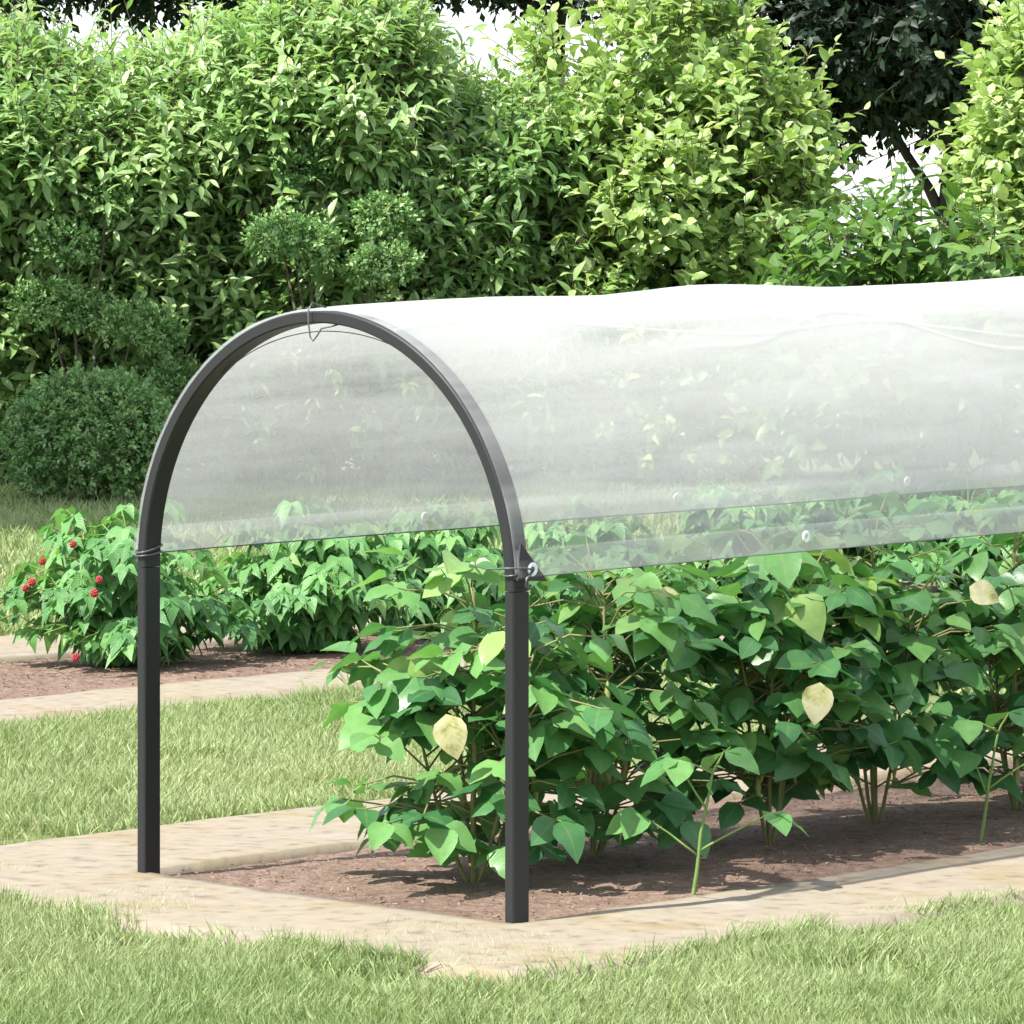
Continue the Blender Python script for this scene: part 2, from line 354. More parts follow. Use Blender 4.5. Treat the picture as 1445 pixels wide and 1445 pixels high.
FILM_ALBEDO = 0.735
def filmmat(name, dens):
    """milky polythene: a thin closed shell that scatters light in its volume, with a faint sheen on its skin"""
    m, n, l, out = newmat(name)
    tr = n.new('ShaderNodeBsdfTransparent')
    gl = n.new('ShaderNodeBsdfGlossy'); gl.inputs['Roughness'].default_value = .25
    lw = n.new('ShaderNodeLayerWeight'); lw.inputs['Blend'].default_value = .5
    pw = n.new('ShaderNodeMath'); pw.operation = 'POWER'; pw.inputs[1].default_value = 3.5; l.new(lw.outputs['Facing'], pw.inputs[0])
    ml = n.new('ShaderNodeMath'); ml.operation = 'MULTIPLY_ADD'; ml.inputs[1].default_value = .06; ml.inputs[2].default_value = .006; l.new(pw.outputs[0], ml.inputs[0])
    m3 = n.new('ShaderNodeMixShader'); l.new(ml.outputs[0], m3.inputs[0]); l.new(tr.outputs[0], m3.inputs[1]); l.new(gl.outputs[0], m3.inputs[2])
    l.new(m3.outputs[0], out.inputs[0])
    v = n.new('ShaderNodeVolumeScatter'); v.inputs['Color'].default_value = (.955, 1, .975, 1)
    v.inputs['Density'].default_value = dens * FILM_ALBEDO; v.inputs['Anisotropy'].default_value = 0
    va = n.new('ShaderNodeVolumeAbsorption'); va.inputs['Color'].default_value = (0, 0, 0, 1); va.inputs['Density'].default_value = dens * (1 - FILM_ALBEDO)
    ad = n.new('ShaderNodeAddShader'); l.new(v.outputs[0], ad.inputs[0]); l.new(va.outputs[0], ad.inputs[1])
    l.new(ad.outputs[0], out.inputs['Volume'])
    return m
M_film = filmmat('milky_film', 190)
M_hem = filmmat('milky_film_hem', 160)

# ------------------------------------------------------------------ ground, paths, beds
BED1 = dict(soil=(-.012, WID + .012, -.004, 4.2), path=(-.445, 1.135, -.38, 4.6))
BED2 = dict(soil=(-3.05, -2.30, -1.5, 9.0), path=(-3.62, -1.93, -1.9, 9.4))
gm = MB(); R_ = 600.0
gm.add([(-R_, -30, -.018), (R_, -30, -.018), (R_, 2 * R_, -.018), (-R_, 2 * R_, -.018)], np.array([[0, 1, 2, 3]]))
tag(gm.build('ground', M_lawn, smooth=False), kind='structure')

def soil_sheet(rect, step, name, seed):
    u0, u1, v0, v1 = rect
    nu = int((u1 - u0) / step) + 2; nv = int((v1 - v0) / step) + 2
    uu, vv = np.meshgrid(np.linspace(u0, u1, nu), np.linspace(v0, v1, nv))
    z = -.007 + .009 * (fbm(uu * 9, vv * 9, seed) - .5) + .006 * (fbm(uu * 40, vv * 40, seed + 9) - .5)
    edge = np.minimum(np.minimum(uu - u0, u1 - uu), np.minimum(vv - v0, v1 - vv))
    z = np.where(edge < .02, z * .3 - .013, z)
    P = O + uu[..., None] * U + vv[..., None] * Vv + z[..., None] * Zu
    i = np.arange(nu * nv).reshape(nv, nu)
    Fq = np.stack([i[:-1, :-1], i[:-1, 1:], i[1:, 1:], i[1:, :-1]], -1).reshape(-1, 4)
    o = MB().add(P.reshape(-1, 3), Fq).build(name, M_soil)
    return tag(o, kind='structure')
soil_sheet(BED1['soil'], .012, 'garden_soil', 1)
soil_sheet(BED2['soil'], .03, 'garden_soil', 5)

def path_ring(soil, path, name, seed, step=.03):
    """stone surround of a bed: a gently uneven slab ring, its inner edge dropping into the bed"""
    u0, u1, v0, v1 = path; a0, a1, b0, b1 = soil
    us = np.unique(np.concatenate([np.linspace(u0, a0, int((a0 - u0) / step) + 2), np.linspace(a0, a1, int((a1 - a0) / step) + 2), np.linspace(a1, u1, int((u1 - a1) / step) + 2), [a0 - .005, a1 + .005]]))
    vs = np.unique(np.concatenate([np.linspace(v0, b0, int((b0 - v0) / step) + 2), np.linspace(b0, b1, int((b1 - b0) / .05) + 2), np.linspace(b1, v1, 4), [b0 - .005]]))
    uu, vv = np.meshgrid(us, vs); nu, nv = len(us), len(vs)
    z = -.001 + .008 * (fbm(uu * 3, vv * 3, seed) - .5) + .003 * (fbm(uu * 14, vv * 14, seed + 3) - .5)
    din = np.maximum(np.maximum(a0 - uu, uu - a1), np.maximum(b0 - vv, vv - b1))
    dout = np.minimum(np.minimum(uu - u0, u1 - uu), np.minimum(vv - v0, v1 - vv))
    inside = (uu > a0 + 1e-6) & (uu < a1 - 1e-6) & (vv > b0 + 1e-6) & (vv < b1 - 1e-6)
    z = np.where(dout < 1e-6, -.035, z); z = np.where(din < 1e-6, -.016, z)
    # wobble of the inner edge
    wob = .012 * (fbm(uu * 5, vv * 5, seed + 7) - .5)
    P = O + (uu + np.where(dout > 1e-6, wob, 0))[..., None] * U + (vv + np.where(dout > 1e-6, wob * .8, 0))[..., None] * Vv + z[..., None] * Zu
    i = np.arange(nu * nv).reshape(nv, nu)
    cu = (us[:-1] + us[1:]) / 2; cv = (vs[:-1] + vs[1:]) / 2
    CU, CV = np.meshgrid(cu, cv)
    keep = ~((CU > a0) & (CU < a1) & (CV > b0) & (CV < b1))
    Fq = np.stack([i[:-1, :-1], i[:-1, 1:], i[1:, 1:], i[1:, :-1]], -1)[keep]
    return tag(MB().add(P.reshape(-1, 3), Fq).build(name, M_stone), kind='structure')
path_ring(BED1['soil'], BED1['path'], 'stone_path', 2)
path_ring(BED2['soil'], BED2['path'], 'stone_path', 12, .06)

# mulch crumbs on the beds
def mulch(rect, n, name, s0, seed):
    r = np.random.default_rng(seed)
    u = r.uniform(rect[0] + .015, rect[1] - .015, n); v = r.uniform(rect[2] + .015, rect[3], n)
    P = O + u[:, None] * U + v[:, None] * Vv; P[:, 2] = -.006 + r.uniform(0, .004, n)
    D = rdir(n, r); D[:, 2] *= .25; N = rdir(n, r) * .5 + np.array([0, 0, 1.])
    mb = MB(); scatter(mb, leaf_tpl(lambda t: .6 + .4 * math.sin(3 * t), 1, .5, .3, .1), P, D, N, r.uniform(.3, 1.3, n) ** 1.5 * s0, r.uniform(0, 1, n) ** 1.3)
    o = mb.build(name, M_chip); tag(o, 'brown bark crumbs scattered over the garden bed', 'mulch', kind='stuff')
mulch((0, WID, 0, 2.6), 12000, 'bark_mulch', .0058, 3)
mulch((-3.03, -2.32, 1.2, 7.0), 9000, 'bark_mulch', .009, 4)

# ------------------------------------------------------------------ grass
def in_rect(u, v, r, m=0.0): return (u > r[0] - m) & (u < r[1] + m) & (v > r[2] - m) & (v < r[3] + m)
def grass(name, x0, x1, y0, y1, dens, ln, wd, seed, label):
    r = np.random.default_rng(seed)
    n = int((x1 - x0) * (y1 - y0) * dens)
    # tufts: half of the blades lean together
    X = r.uniform(x0, x1, n); Y = r.uniform(y0, y1, n)
    P = np.stack([X, Y, np.full(n, -.014)], 1); u, v = uv_of(P)
    nz = fbm(u * 5, v * 5, 31); n2 = fbm(u * 1.7, v * 1.7, 77); n3 = fbm(u * 14, v * 14, 55)
    keep = np.ones(n, bool)
    for k, b in enumerate((BED1, BED2)):
        p = b['path']; dist = np.minimum(np.minimum(u - p[0], p[1] - u), np.minimum(v - p[2], p[3] - v))   # >0 inside the path
        rag = (nz - .5) * .30 + (n3 - .5) * .14 + r.normal(0, .018, n)
        front = (v < p[2] + .30) | (u > p[1] - .25) if k == 0 else np.zeros(n, bool)
        creep = np.where(front, .015 + rag, .0 + rag * .12)
        ins = dist > creep
        soil = in_rect(u, v, b['soil'], .02)
        sparse = front & (n2 * .45 + nz * .55 > .505) & (v < -.03) & (r.uniform(0, 1, n) < .16) & (k == 0)
        keep &= ~(ins & (soil | ~sparse))
    bare = (fbm(u * 6 + 9, v * 6, 91) > .665) & (r.uniform(0, 1, n) < .85)
    keep &= ~bare
    P, u, v, nz, n2 = P[keep], u[keep], v[keep], nz[keep], n2[keep]; n = len(P)
    onpath = in_rect(u, v, BED1['path'], -.03)
    P[:, 2] = np.where(in_rect(u, v, BED1['path']) | in_rect(u, v, BED2['path']), -.004, -.014)
    lean_a = fbm(u * 4, v * 4, 13) * 12.6; lean = .35 + .5 * r.uniform(0, 1, n)
    a = np.where(r.uniform(0, 1, n) < .5, lean_a, r.uniform(0, 6.28, n))
    D = np.stack([np.cos(a) * lean, np.sin(a) * lean, np.ones(n)], 1)
    az = r.uniform(0, 6.28, n)
    N = np.stack([np.cos(az), np.sin(az), np.full(n, .25)], 1)
    s = ln * r.uniform(.45, 1.2, n) * (.75 + .5 * n2) * np.where(onpath, .42, 1)
    tpl = leaf_tpl(lambda t: (1 - t) ** .7, 3, wd / ln, 0.3, .35)
    V, Fq, Mm = tpl
    V = V.copy()
    tint = np.clip(.10 + .55 * (fbm(u * 2.3, v * 2.3, 5)) + r.normal(0, .17, n) + np.where(onpath, .25, 0) + .1 * (r.uniform(0, 1, n) > .9), 0, 1)
    mb = MB(); scatter(mb, (V, Fq, Mm), P, D, N, s, tint)
    return tag(mb.build(name, M_grass), label, 'grass', kind='stuff')
grass('lawn_grass', -1.0, 1.0, 5.2, 7.1, 72000, .0255, .0023, 1, 'short green lawn grass in front of the stone path')
grass('lawn_grass', -1.35, .55, 6.9, 9.9, 32000, .029, .0031, 2, 'sunlit strip of lawn between the two garden beds')
grass('lawn_grass', -2.3, 2.6, 9.9, 19.5, 3300, .055, .009, 3, 'lawn behind the berry bushes reaching the hedge')

# ------------------------------------------------------------------ hedge of laurels and shrubs behind
def lobe(px, py, d, rx, ry, rd): # pixel centre, distance, pixel radii, depth radius in metres
    c = at(px, py, d); k = d / F_PX
    return (c[0], c[1], c[2], rx * k, rd, ry * k)
def shrub(name, label, cat, base, lobes, n, tpl, mat, slen, nl, ls, seed, up=.7, out=.6, jit=.45, droop=.3, trunks=(), group=None, bark=None,
          shell=(.55, 1.05), inner=.72, a0=80, a1=30, twr=.0025, bias=0.0, trunk_name='trunk', fol_name='crown', voids=0):
    r = np.random.default_rng(seed)
    t = thing(name, label, cat, base, group)
    P, out_d = sample_lobes(lobes, n, r, shell, inner)
    if voids:                                     # gaps between the branches
        k = r.integers(0, len(P), voids); kr = r.uniform(.07, .17, voids)
        ok = np.ones(len(P), bool)
        for a, b_ in zip(P[k] - np.array([0, .08, 0]), kr): ok &= np.linalg.norm((P - a) / np.array([1, 1.6, .8]), axis=1) > b_
        P, out_d = P[ok], out_d[ok]; n = len(P)
    A = nrm(out_d * out + np.array([0, 0, up]) + rdir(n, r) * jit)
    # patches of younger, paler shoots (the tint stays with the plant)
    rb = np.clip(fbm(P[:, 0] * 2.1 + 40, P[:, 2] * 2.1 + 40, seed) * .9 - .1 + r.uniform(-.25, .25, n) + bias, 0, 1)
    fol = MB(); tw = MB()
    shoots(fol, tw, tpl, P, A, slen, nl, ls, r, droop, a0, a1, rb, twr=twr)
    fol.build(fol_name, mat, t)
    bark = bark or M_bark
    for pts, rr in trunks: tube(tw, pts, rr, 8)
    tw.build(trunk_name, bark, t)
    return t
def bez(p0, p1, bend, n=8, seed=0, wob=.008):
    p0 = np.array(p0, float); p1 = np.array(p1, float); r = np.random.default_rng(seed)
    m = (p0 + p1) / 2 + np.array(bend)
    t = np.linspace(0, 1, n)[:, None]
    P = (1 - t) ** 2 * p0 + 2 * t * (1 - t) * m + t * t * p1
    return P + r.normal(0, wob, P.shape) * np.array([[1, 1, .3]])
def trunkset(base, tops, r0, seed):
    out = []
    for k, tp in enumerate(tops):
        b = np.array(base) + np.array([((k * 37) % 5 - 2) * r0 * .5, ((k * 17) % 3 - 1) * r0 * .5, -.03])
        out.append((bez(b, tp, (0, 0, .12), 8, seed + k), np.linspace(r0, r0 * .35, 8)))
    return out

# far dark trees first
def far_tree(label, base, lobes, n, seed, r0, ls=.085, tops=(), bias=-.1):
    tr = [(bez((base[0], base[1], -.05), (base[0] + .1, base[1], 3.0), (.05, 0, 0), 10, seed), np.linspace(r0, r0 * .6, 10))]
    for k, tp in enumerate(tops): tr.append((bez((base[0] + .04, base[1], 1.2 + .25 * k), tp, (0, 0, .25), 8, seed + k), np.linspace(r0 * .5, r0 * .12, 8)))
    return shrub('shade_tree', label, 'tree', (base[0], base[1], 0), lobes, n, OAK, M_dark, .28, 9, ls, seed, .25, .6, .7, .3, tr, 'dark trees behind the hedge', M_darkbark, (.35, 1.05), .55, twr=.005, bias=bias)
d = 28.0
tb = at(1325, 200, d)
far_tree('dark shade tree with a bare trunk showing right of the hedge gap', (tb[0], d, 0),
         [lobe(1130, 20, d, 190, 170, 1.4), lobe(1300, -20, d - .3, 190, 190, 1.6), lobe(1450, 20, d, 190, 190, 1.5), lobe(1230, -260, d, 420, 200, 2.2), lobe(1400, -420, d, 330, 200, 2.0), lobe(1000, -60, d, 170, 110, 1.1), lobe(1185, 110, d, 80, 60, .7)],
         11000, 21, .075, tops=[at(1150, 60, d), at(1450, 0, d), at(1250, -200, d)])
d = 31.0
tb = at(770, 300, d)
far_tree('dark shade tree overhanging the notch in the middle of the hedge', (tb[0], d, 0),
         [lobe(640, -120, d, 150, 110, 1.2), lobe(800, -130, d, 190, 130, 1.5), lobe(720, -330, d, 330, 200, 2.0), lobe(590, -60, d, 50, 50, .6), lobe(740, -50, d, 60, 50, .6)],
         4200, 22, .07, tops=[at(800, -100, d)])
d = 32.0
tb = at(455, 300, d)
far_tree('dark shade tree showing above the left end of the hedge', (tb[0], d, 0),
         [lobe(60, -112, d, 190, 105, 1.3), lobe(250, -118, d, 170, 105, 1.3), lobe(20, -4, d, 60, 26, .4), lobe(330, -4, d, 60, 26, .4), lobe(190, -12, d, 60, 22, .4), lobe(160, -320, d, 380, 200, 2.0), lobe(420, -110, d, 110, 90, .9)],
         4200, 23, .07, tops=[at(380, -90, d)])

d = 15.3  # tree out of view, added to shade the lawn and lower hedge
shrub('shade_tree', 'unseen tree added beyond the left edge of view to shade the lawn', 'tree', (-4.6, d, 0),
      [(-4.3, 15.3, 3.5, 1.3, .7, .6), (-4.8, 15.6, 4.0, 1.1, .6, .6), (-3.6, 15.1, 3.3, .7, .55, .45), (-4.0, 14.7, 3.4, 1.1, .5, .45), (-3.9, 16.3, 4.25, 1.0, .22, .4), (-3.1, 16.3, 4.1, .7, .2, .35)], 3000, OAK, M_dark, .28, 9, .11, 25, .25, .6, .7, .3,
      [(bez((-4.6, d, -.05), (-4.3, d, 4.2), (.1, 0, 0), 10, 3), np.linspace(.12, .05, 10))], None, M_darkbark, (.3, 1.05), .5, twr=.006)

# laurels
d = 19.4
b = np.array([at(180, 600, d)[0], d, 0])
shrub('laurel_shrub', 'tall glossy laurel shrub filling the left end of the hedge', 'shrub', b,
      [lobe(-120, 330, d, 160, 260, .8), lobe(50, 255, d - .1, 150, 120, .85), lobe(210, 262, d, 140, 118, .85), lobe(300, 180, d, 60, 80, .5), lobe(90, 450, d, 230, 220, .7), lobe(280, 450, d, 190, 230, .7), lobe(-30, 180, d, 90, 90, .6)],
      10600, LAUREL, M_laurel, .23, 10, .087, 31, trunks=trunkset(b, [at(40, 250, d), at(230, 260, d), at(330, 330, d), at(-80, 330, d)], .035, 1), group='hedge laurels', bias=.48, shell=(.5, 1.16), voids=90)
b = np.array([at(540, 600, d)[0], d, 0])
shrub('laurel_shrub', 'tall laurel shrub rising behind the arch to the top of the picture', 'shrub', b,
      [lobe(430, 210, d, 140, 150, .8), lobe(525, 180, d - .1, 85, 130, .75), lobe(470, 110, d, 80, 70, .6), lobe(540, 420, d, 190, 220, .7), lobe(600, 340, d, 100, 120, .65)],
      9700, LAUREL, M_laurel, .23, 10, .087, 32, trunks=trunkset(b, [at(430, 220, d), at(540, 180, d), at(600, 330, d)], .035, 2), group='hedge laurels', bias=.48, shell=(.5, 1.16), voids=90)
b = np.array([at(740, 600, d)[0], d + .2, 0])
shrub('laurel_shrub', 'lower laurel shrub between the hedge notch and the round-leaved bush', 'shrub', b,
      [lobe(735, 280, d + .1, 75, 95, .65), lobe(640, 250, d + .1, 50, 80, .5), lobe(740, 480, d, 140, 200, .65), lobe(690, 390, d + .1, 80, 120, .6)],
      4000, LAUREL, M_laurel, .23, 10, .092, 33, trunks=trunkset(b, [at(720, 290, d), at(770, 320, d)], .03, 3), group='hedge laurels', bias=.48, shell=(.5, 1.16), voids=90)
# round leaved bushes
b = np.array([at(950, 600, d)[0], d + .1, 0])
shrub('round_leaved_bush', 'yellow-green round-leaved bush rising behind the middle of the tunnel', 'shrub', b,
      [lobe(800, 120, d + .2, 46, 60, .3), lobe(860, 60, d + .2, 34, 40, .3), lobe(955, 110, d + .1, 62, 85, .55), lobe(1010, 80, d + .1, 36, 40, .4), lobe(1040, 190, d, 62, 70, .55), lobe(860, 220, d, 60, 60, .4), lobe(940, 290, d, 120, 130, .65), lobe(1055, 330, d, 66, 120, .55), lobe(1105, 300, d, 36, 90, .4), lobe(1090, 180, d, 30, 40, .35), lobe(950, 480, d, 180, 200, .6)],
      3600, BROAD, M_broad, .20, 8, .074, 41, up=.6, droop=.15, a0=75, a1=25, trunks=trunkset(b, [at(850, 160, d), at(960, 120, d), at(1040, 200, d)], .03, 4), group='round-leaved bushes', bias=.44, shell=(.4, 1.22), voids=60)
b = np.array([at(1470, 600, d)[0], d + .2, 0])
shrub('round_leaved_bush', 'yellow-green round-leaved bush cut off by the right edge of the picture', 'shrub', b,
      [lobe(1450, 190, d, 55, 80, .5), lobe(1530, 130, d, 90, 100, .55), lobe(1450, 300, d, 55, 75, .45), lobe(1520, 430, d, 120, 200, .5), lobe(1680, 230, d, 120, 190, .55), lobe(1700, 450, d, 150, 200, .55), lobe(1880, 380, d, 130, 260, .55)],
      5600, BROAD, M_broad, .20, 8, .074, 42, up=.6, droop=.15, a0=75, a1=25, trunks=trunkset(b, [at(1450, 200, d), at(1530, 150, d)], .03, 5), group='round-leaved bushes', bias=.44, shell=(.4, 1.22), voids=60)
# low shrub with larger leaves
d2 = 17.6
b = np.array([at(1270, 600, d2)[0], d2, 0])
shrub('low_shrub', 'low open shrub with large pointed leaves under the white sky gap', 'shrub', b,
      [lobe(1185, 395, d2, 60, 40, .4), lobe(1285, 350, d2, 50, 42, .4), lobe(1400, 400, d2 - .2, 80, 35, .4), lobe(1250, 520, d2, 200, 130, .6), lobe(1440, 520, d2, 130, 110, .5)],
      560, CHERRY, M_cherry, .20, 7, .10, 43, up=.6, droop=.4, trunks=trunkset(b, [at(1190, 320, d2), at(1280, 300, d2), at(1390, 390, d2)], .022, 6), bias=.05)
# clipped boxwood
d3 = 18.45
def box(label, name, base, lobes, n, seed, tops, r0=.009):
    return shrub(name, label, 'shrub', base, lobes, n, BOX, M_box, .05, 8, .026, seed, .6, .7, .6, .1, trunkset(base, tops, r0, seed), 'clipped small-leaved shrubs', None, (.6, 1.3), .8, 70, 25, .0014, .42)
b = np.array([at(470, 600, d3)[0], d3, 0])
box('cloud-pruned boxwood with pale round pads of leaves above the arch', 'cloud_pruned_shrub', b,
    [lobe(545, 312, d3, 30, 20, .09), lobe(530, 300, d3, 22, 14, .07), lobe(558, 322, d3, 22, 14, .07), lobe(535, 378, d3 - .1, 32, 16, .09), lobe(515, 384, d3 - .1, 20, 12, .07), lobe(558, 372, d3 - .1, 22, 12, .07), lobe(415, 235, d3 + .15, 34, 24, .1), lobe(440, 222, d3 + .15, 20, 16, .08), lobe(360, 165, d3 + .2, 36, 22, .1), lobe(340, 150, d3 + .2, 22, 18, .08), lobe(400, 335, d3 - .1, 38, 20, .11), lobe(440, 345, d3 - .1, 26, 16, .09)],
    1500, 51, [at(545, 320, d3), at(535, 390, d3 - .1), at(415, 245, d3 + .15), at(360, 175, d3 + .2), at(415, 345, d3)])
b = np.array([at(120, 600, d3)[0], d3, 0])
box('cloud-pruned boxwood with dull green pads and bare stems at the far left', 'cloud_pruned_shrub', b,
    [lobe(150, 285, d3 + .1, 36, 20, .1), lobe(172, 296, d3 + .1, 24, 16, .1), lobe(95, 345, d3, 34, 20, .1), lobe(185, 460, d3 - .1, 40, 18, .1), lobe(220, 470, d3 - .1, 24, 18, .1), lobe(75, 430, d3, 44, 22, .1), lobe(110, 440, d3, 30, 20, .1), lobe(250, 545, d3, 34, 24, .1)],
    1300, 52, [at(150, 300, d3), at(95, 355, d3), at(195, 470, d3 - .1), at(75, 440, d3)])
b = np.array([at(130, 690, 17.9)[0], 17.9, 0])
box('rounded dark boxwood bush sitting on the lawn below the laurel', 'boxwood_bush', b,
    [lobe(130, 610, 17.9, 85, 60, .28), lobe(190, 632, 17.8, 50, 58, .2), lobe(65, 632, 17.9, 45, 55, .2), lobe(110, 580, 17.85, 45, 40, .2), lobe(170, 585, 17.9, 40, 36, .18)],
    2600, 53, [at(110, 580, 17.9), at(160, 600, 17.9)])

# ------------------------------------------------------------------ berry bushes in the back bed
def drupe():
    mb = MB(); r = np.random.default_rng(5)
    n = 34; g = math.pi * (3 - 5 ** .5)
    for i in range(n):
        z = 1 - 2 * (i + .5) / n; q = math.sqrt(1 - z * z)
        c = np.array([q * math.cos(g * i) * .0095, q * math.sin(g * i) * .0095, z * .0105])
        th, ph = np.meshgrid(np.linspace(0, 2 * math.pi, 7)[:-1], np.linspace(0, math.pi, 5))
        V = c + .0036 * np.stack([np.cos(th) * np.sin(ph), np.sin(th) * np.sin(ph), np.cos(ph)], -1).reshape(-1, 3)
        ii = np.arange(30).reshape(5, 6)
        Fq = np.stack([ii[:-1], np.roll(ii[:-1], -1, 1), np.roll(ii[1:], -1, 1), ii[1:]], -1).reshape(-1, 4)
        mb.add(V, Fq)
    return mb
berry_mesh = None
def berry_bush(loc, wid, hgt, seed, label, ncanes=46, berries=()):
    global berry_mesh
    r = np.random.default_rng(seed)
    t = thing('berry_bush', label, 'berry bush', loc, 'berry bushes in the back bed')
    fol = MB(); st = MB()
    for c in range(ncanes):
        a = r.uniform(0, 6.28); reach = wid * .5 * r.uniform(.25, 1.08) ; top = hgt * r.uniform(.38, 1.05) * (1 - .35 * (reach / (wid * .5)) ** 2)
        b0 = np.array(loc) + np.array([r.normal(0, .03), r.normal(0, .03), -.03])
        tt = np.linspace(0, 1, 7)
        out = reach * tt ** 1.4; zz = top * (1 - (1 - tt) ** 1.8) - .30 * top * np.maximum(0, tt - .7) / .3 * (reach / (wid * .5))
        pts = b0 + np.stack([np.cos(a) * out, np.sin(a) * out, zz], 1)
        tube(st, pts, np.linspace(.0035, .0015, 7), 5)
        # leaves on short stalks, hanging
        nl = r.integers(8, 12)
        for k in range(nl):
            q = .10 + .90 * (k + r.uniform(0, .7)) / nl
            q = min(q, 1); i = min(int(q * 6), 5); f = q * 6 - i
            p = pts[i] * (1 - f) + pts[i + 1] * f
            a2 = a + r.normal(0, 1.0)
            dr = nrm(np.array([math.cos(a2), math.sin(a2), r.uniform(-.1, .6)]))
            e = p + dr * r.uniform(.025, .055)
            sticks(st, [p], [e], .0013, .001)
            base_d = nrm(np.array([math.cos(a2), math.sin(a2), -r.uniform(.3, 1.1)]))
            side = nrm(np.cross(base_d, Zu))
            D = np.stack([base_d, nrm(base_d * .45 + side + Zu * -.15), nrm(base_d * .45 - side + Zu * -.15)])
            N = nrm(np.array([math.cos(a2) * .6, math.sin(a2) * .6, .9]) + rdir(3, r) * .3)
            if e[2] < .025: continue
            scatter(fol, RASP, np.repeat(e[None], 3, 0), D, N, r.uniform(.040, .070) * np.array([1.1, .85, .85]), np.clip(r.uniform(0, .75) + r.uniform(0, .25, 3) + .12 * (e[2] / hgt - .5), 0, 1))
    # keep leaf tips above the soil
    for vv in fol.v: vv[:, 2] = np.maximum(vv[:, 2], .0 + .004 * np.sin(vv[:, 0] * 400))
    fol.build('foliage', M_berryleaf, t); st.build('stem', M_stem, t)
    for k, (px, py, dd) in enumerate(berries):
        p = at(px, py, dd)
        if berry_mesh is None:
            o = drupe().build('berry', M_berry); berry_mesh = o.data
        else:
            o = bpy.data.objects.new('berry', berry_mesh); C.objects.link(o)
        o.parent = t; o.location = Vector(p - np.array(loc)); o.rotation_euler = (r.uniform(-.4, .4), r.uniform(-.4, .4), r.uniform(0, 6))
        s = .72 * r.uniform(.9, 1.15); o.scale = (s, s, s)
    return t
berry_labels = ['leafy green bush dotted with red berries at the left end of the back bed',
                'berryless green bush next to the red-berried one, seen between the two posts',
                'green bush in the back bed just left of the near post',
                'green bush in the back bed seen under the film just right of the near post',
                'green bush in the back bed behind the middle of the bean row',
                'pale green bush in the back bed seen through the film right of centre',
                'green bush in the back bed behind the right part of the film hem',
                'last green bush of the back bed at the right edge of the picture']
for k in range(8):
    lo = L(-2.76 + .05 * math.sin(k * 2.1), 2.45 + .545 * k, 0)
    dd = lo[1] - .24
    bl = [(103, 768, dd + .03), (45, 822, dd + .02), (36, 830, dd + .04), (140, 818, dd - .03), (133, 837, dd - .04), (107, 928, dd - .02), (60, 792, dd + .05)] if k == 0 else ()
    berry_bush(lo, (.56 if k == 0 else .48) + .03 * math.sin(k * 3), (.43 if k == 0 else .40) + .02 * math.sin(k * 1.7), 100 + k, berry_labels[k], 74, bl)

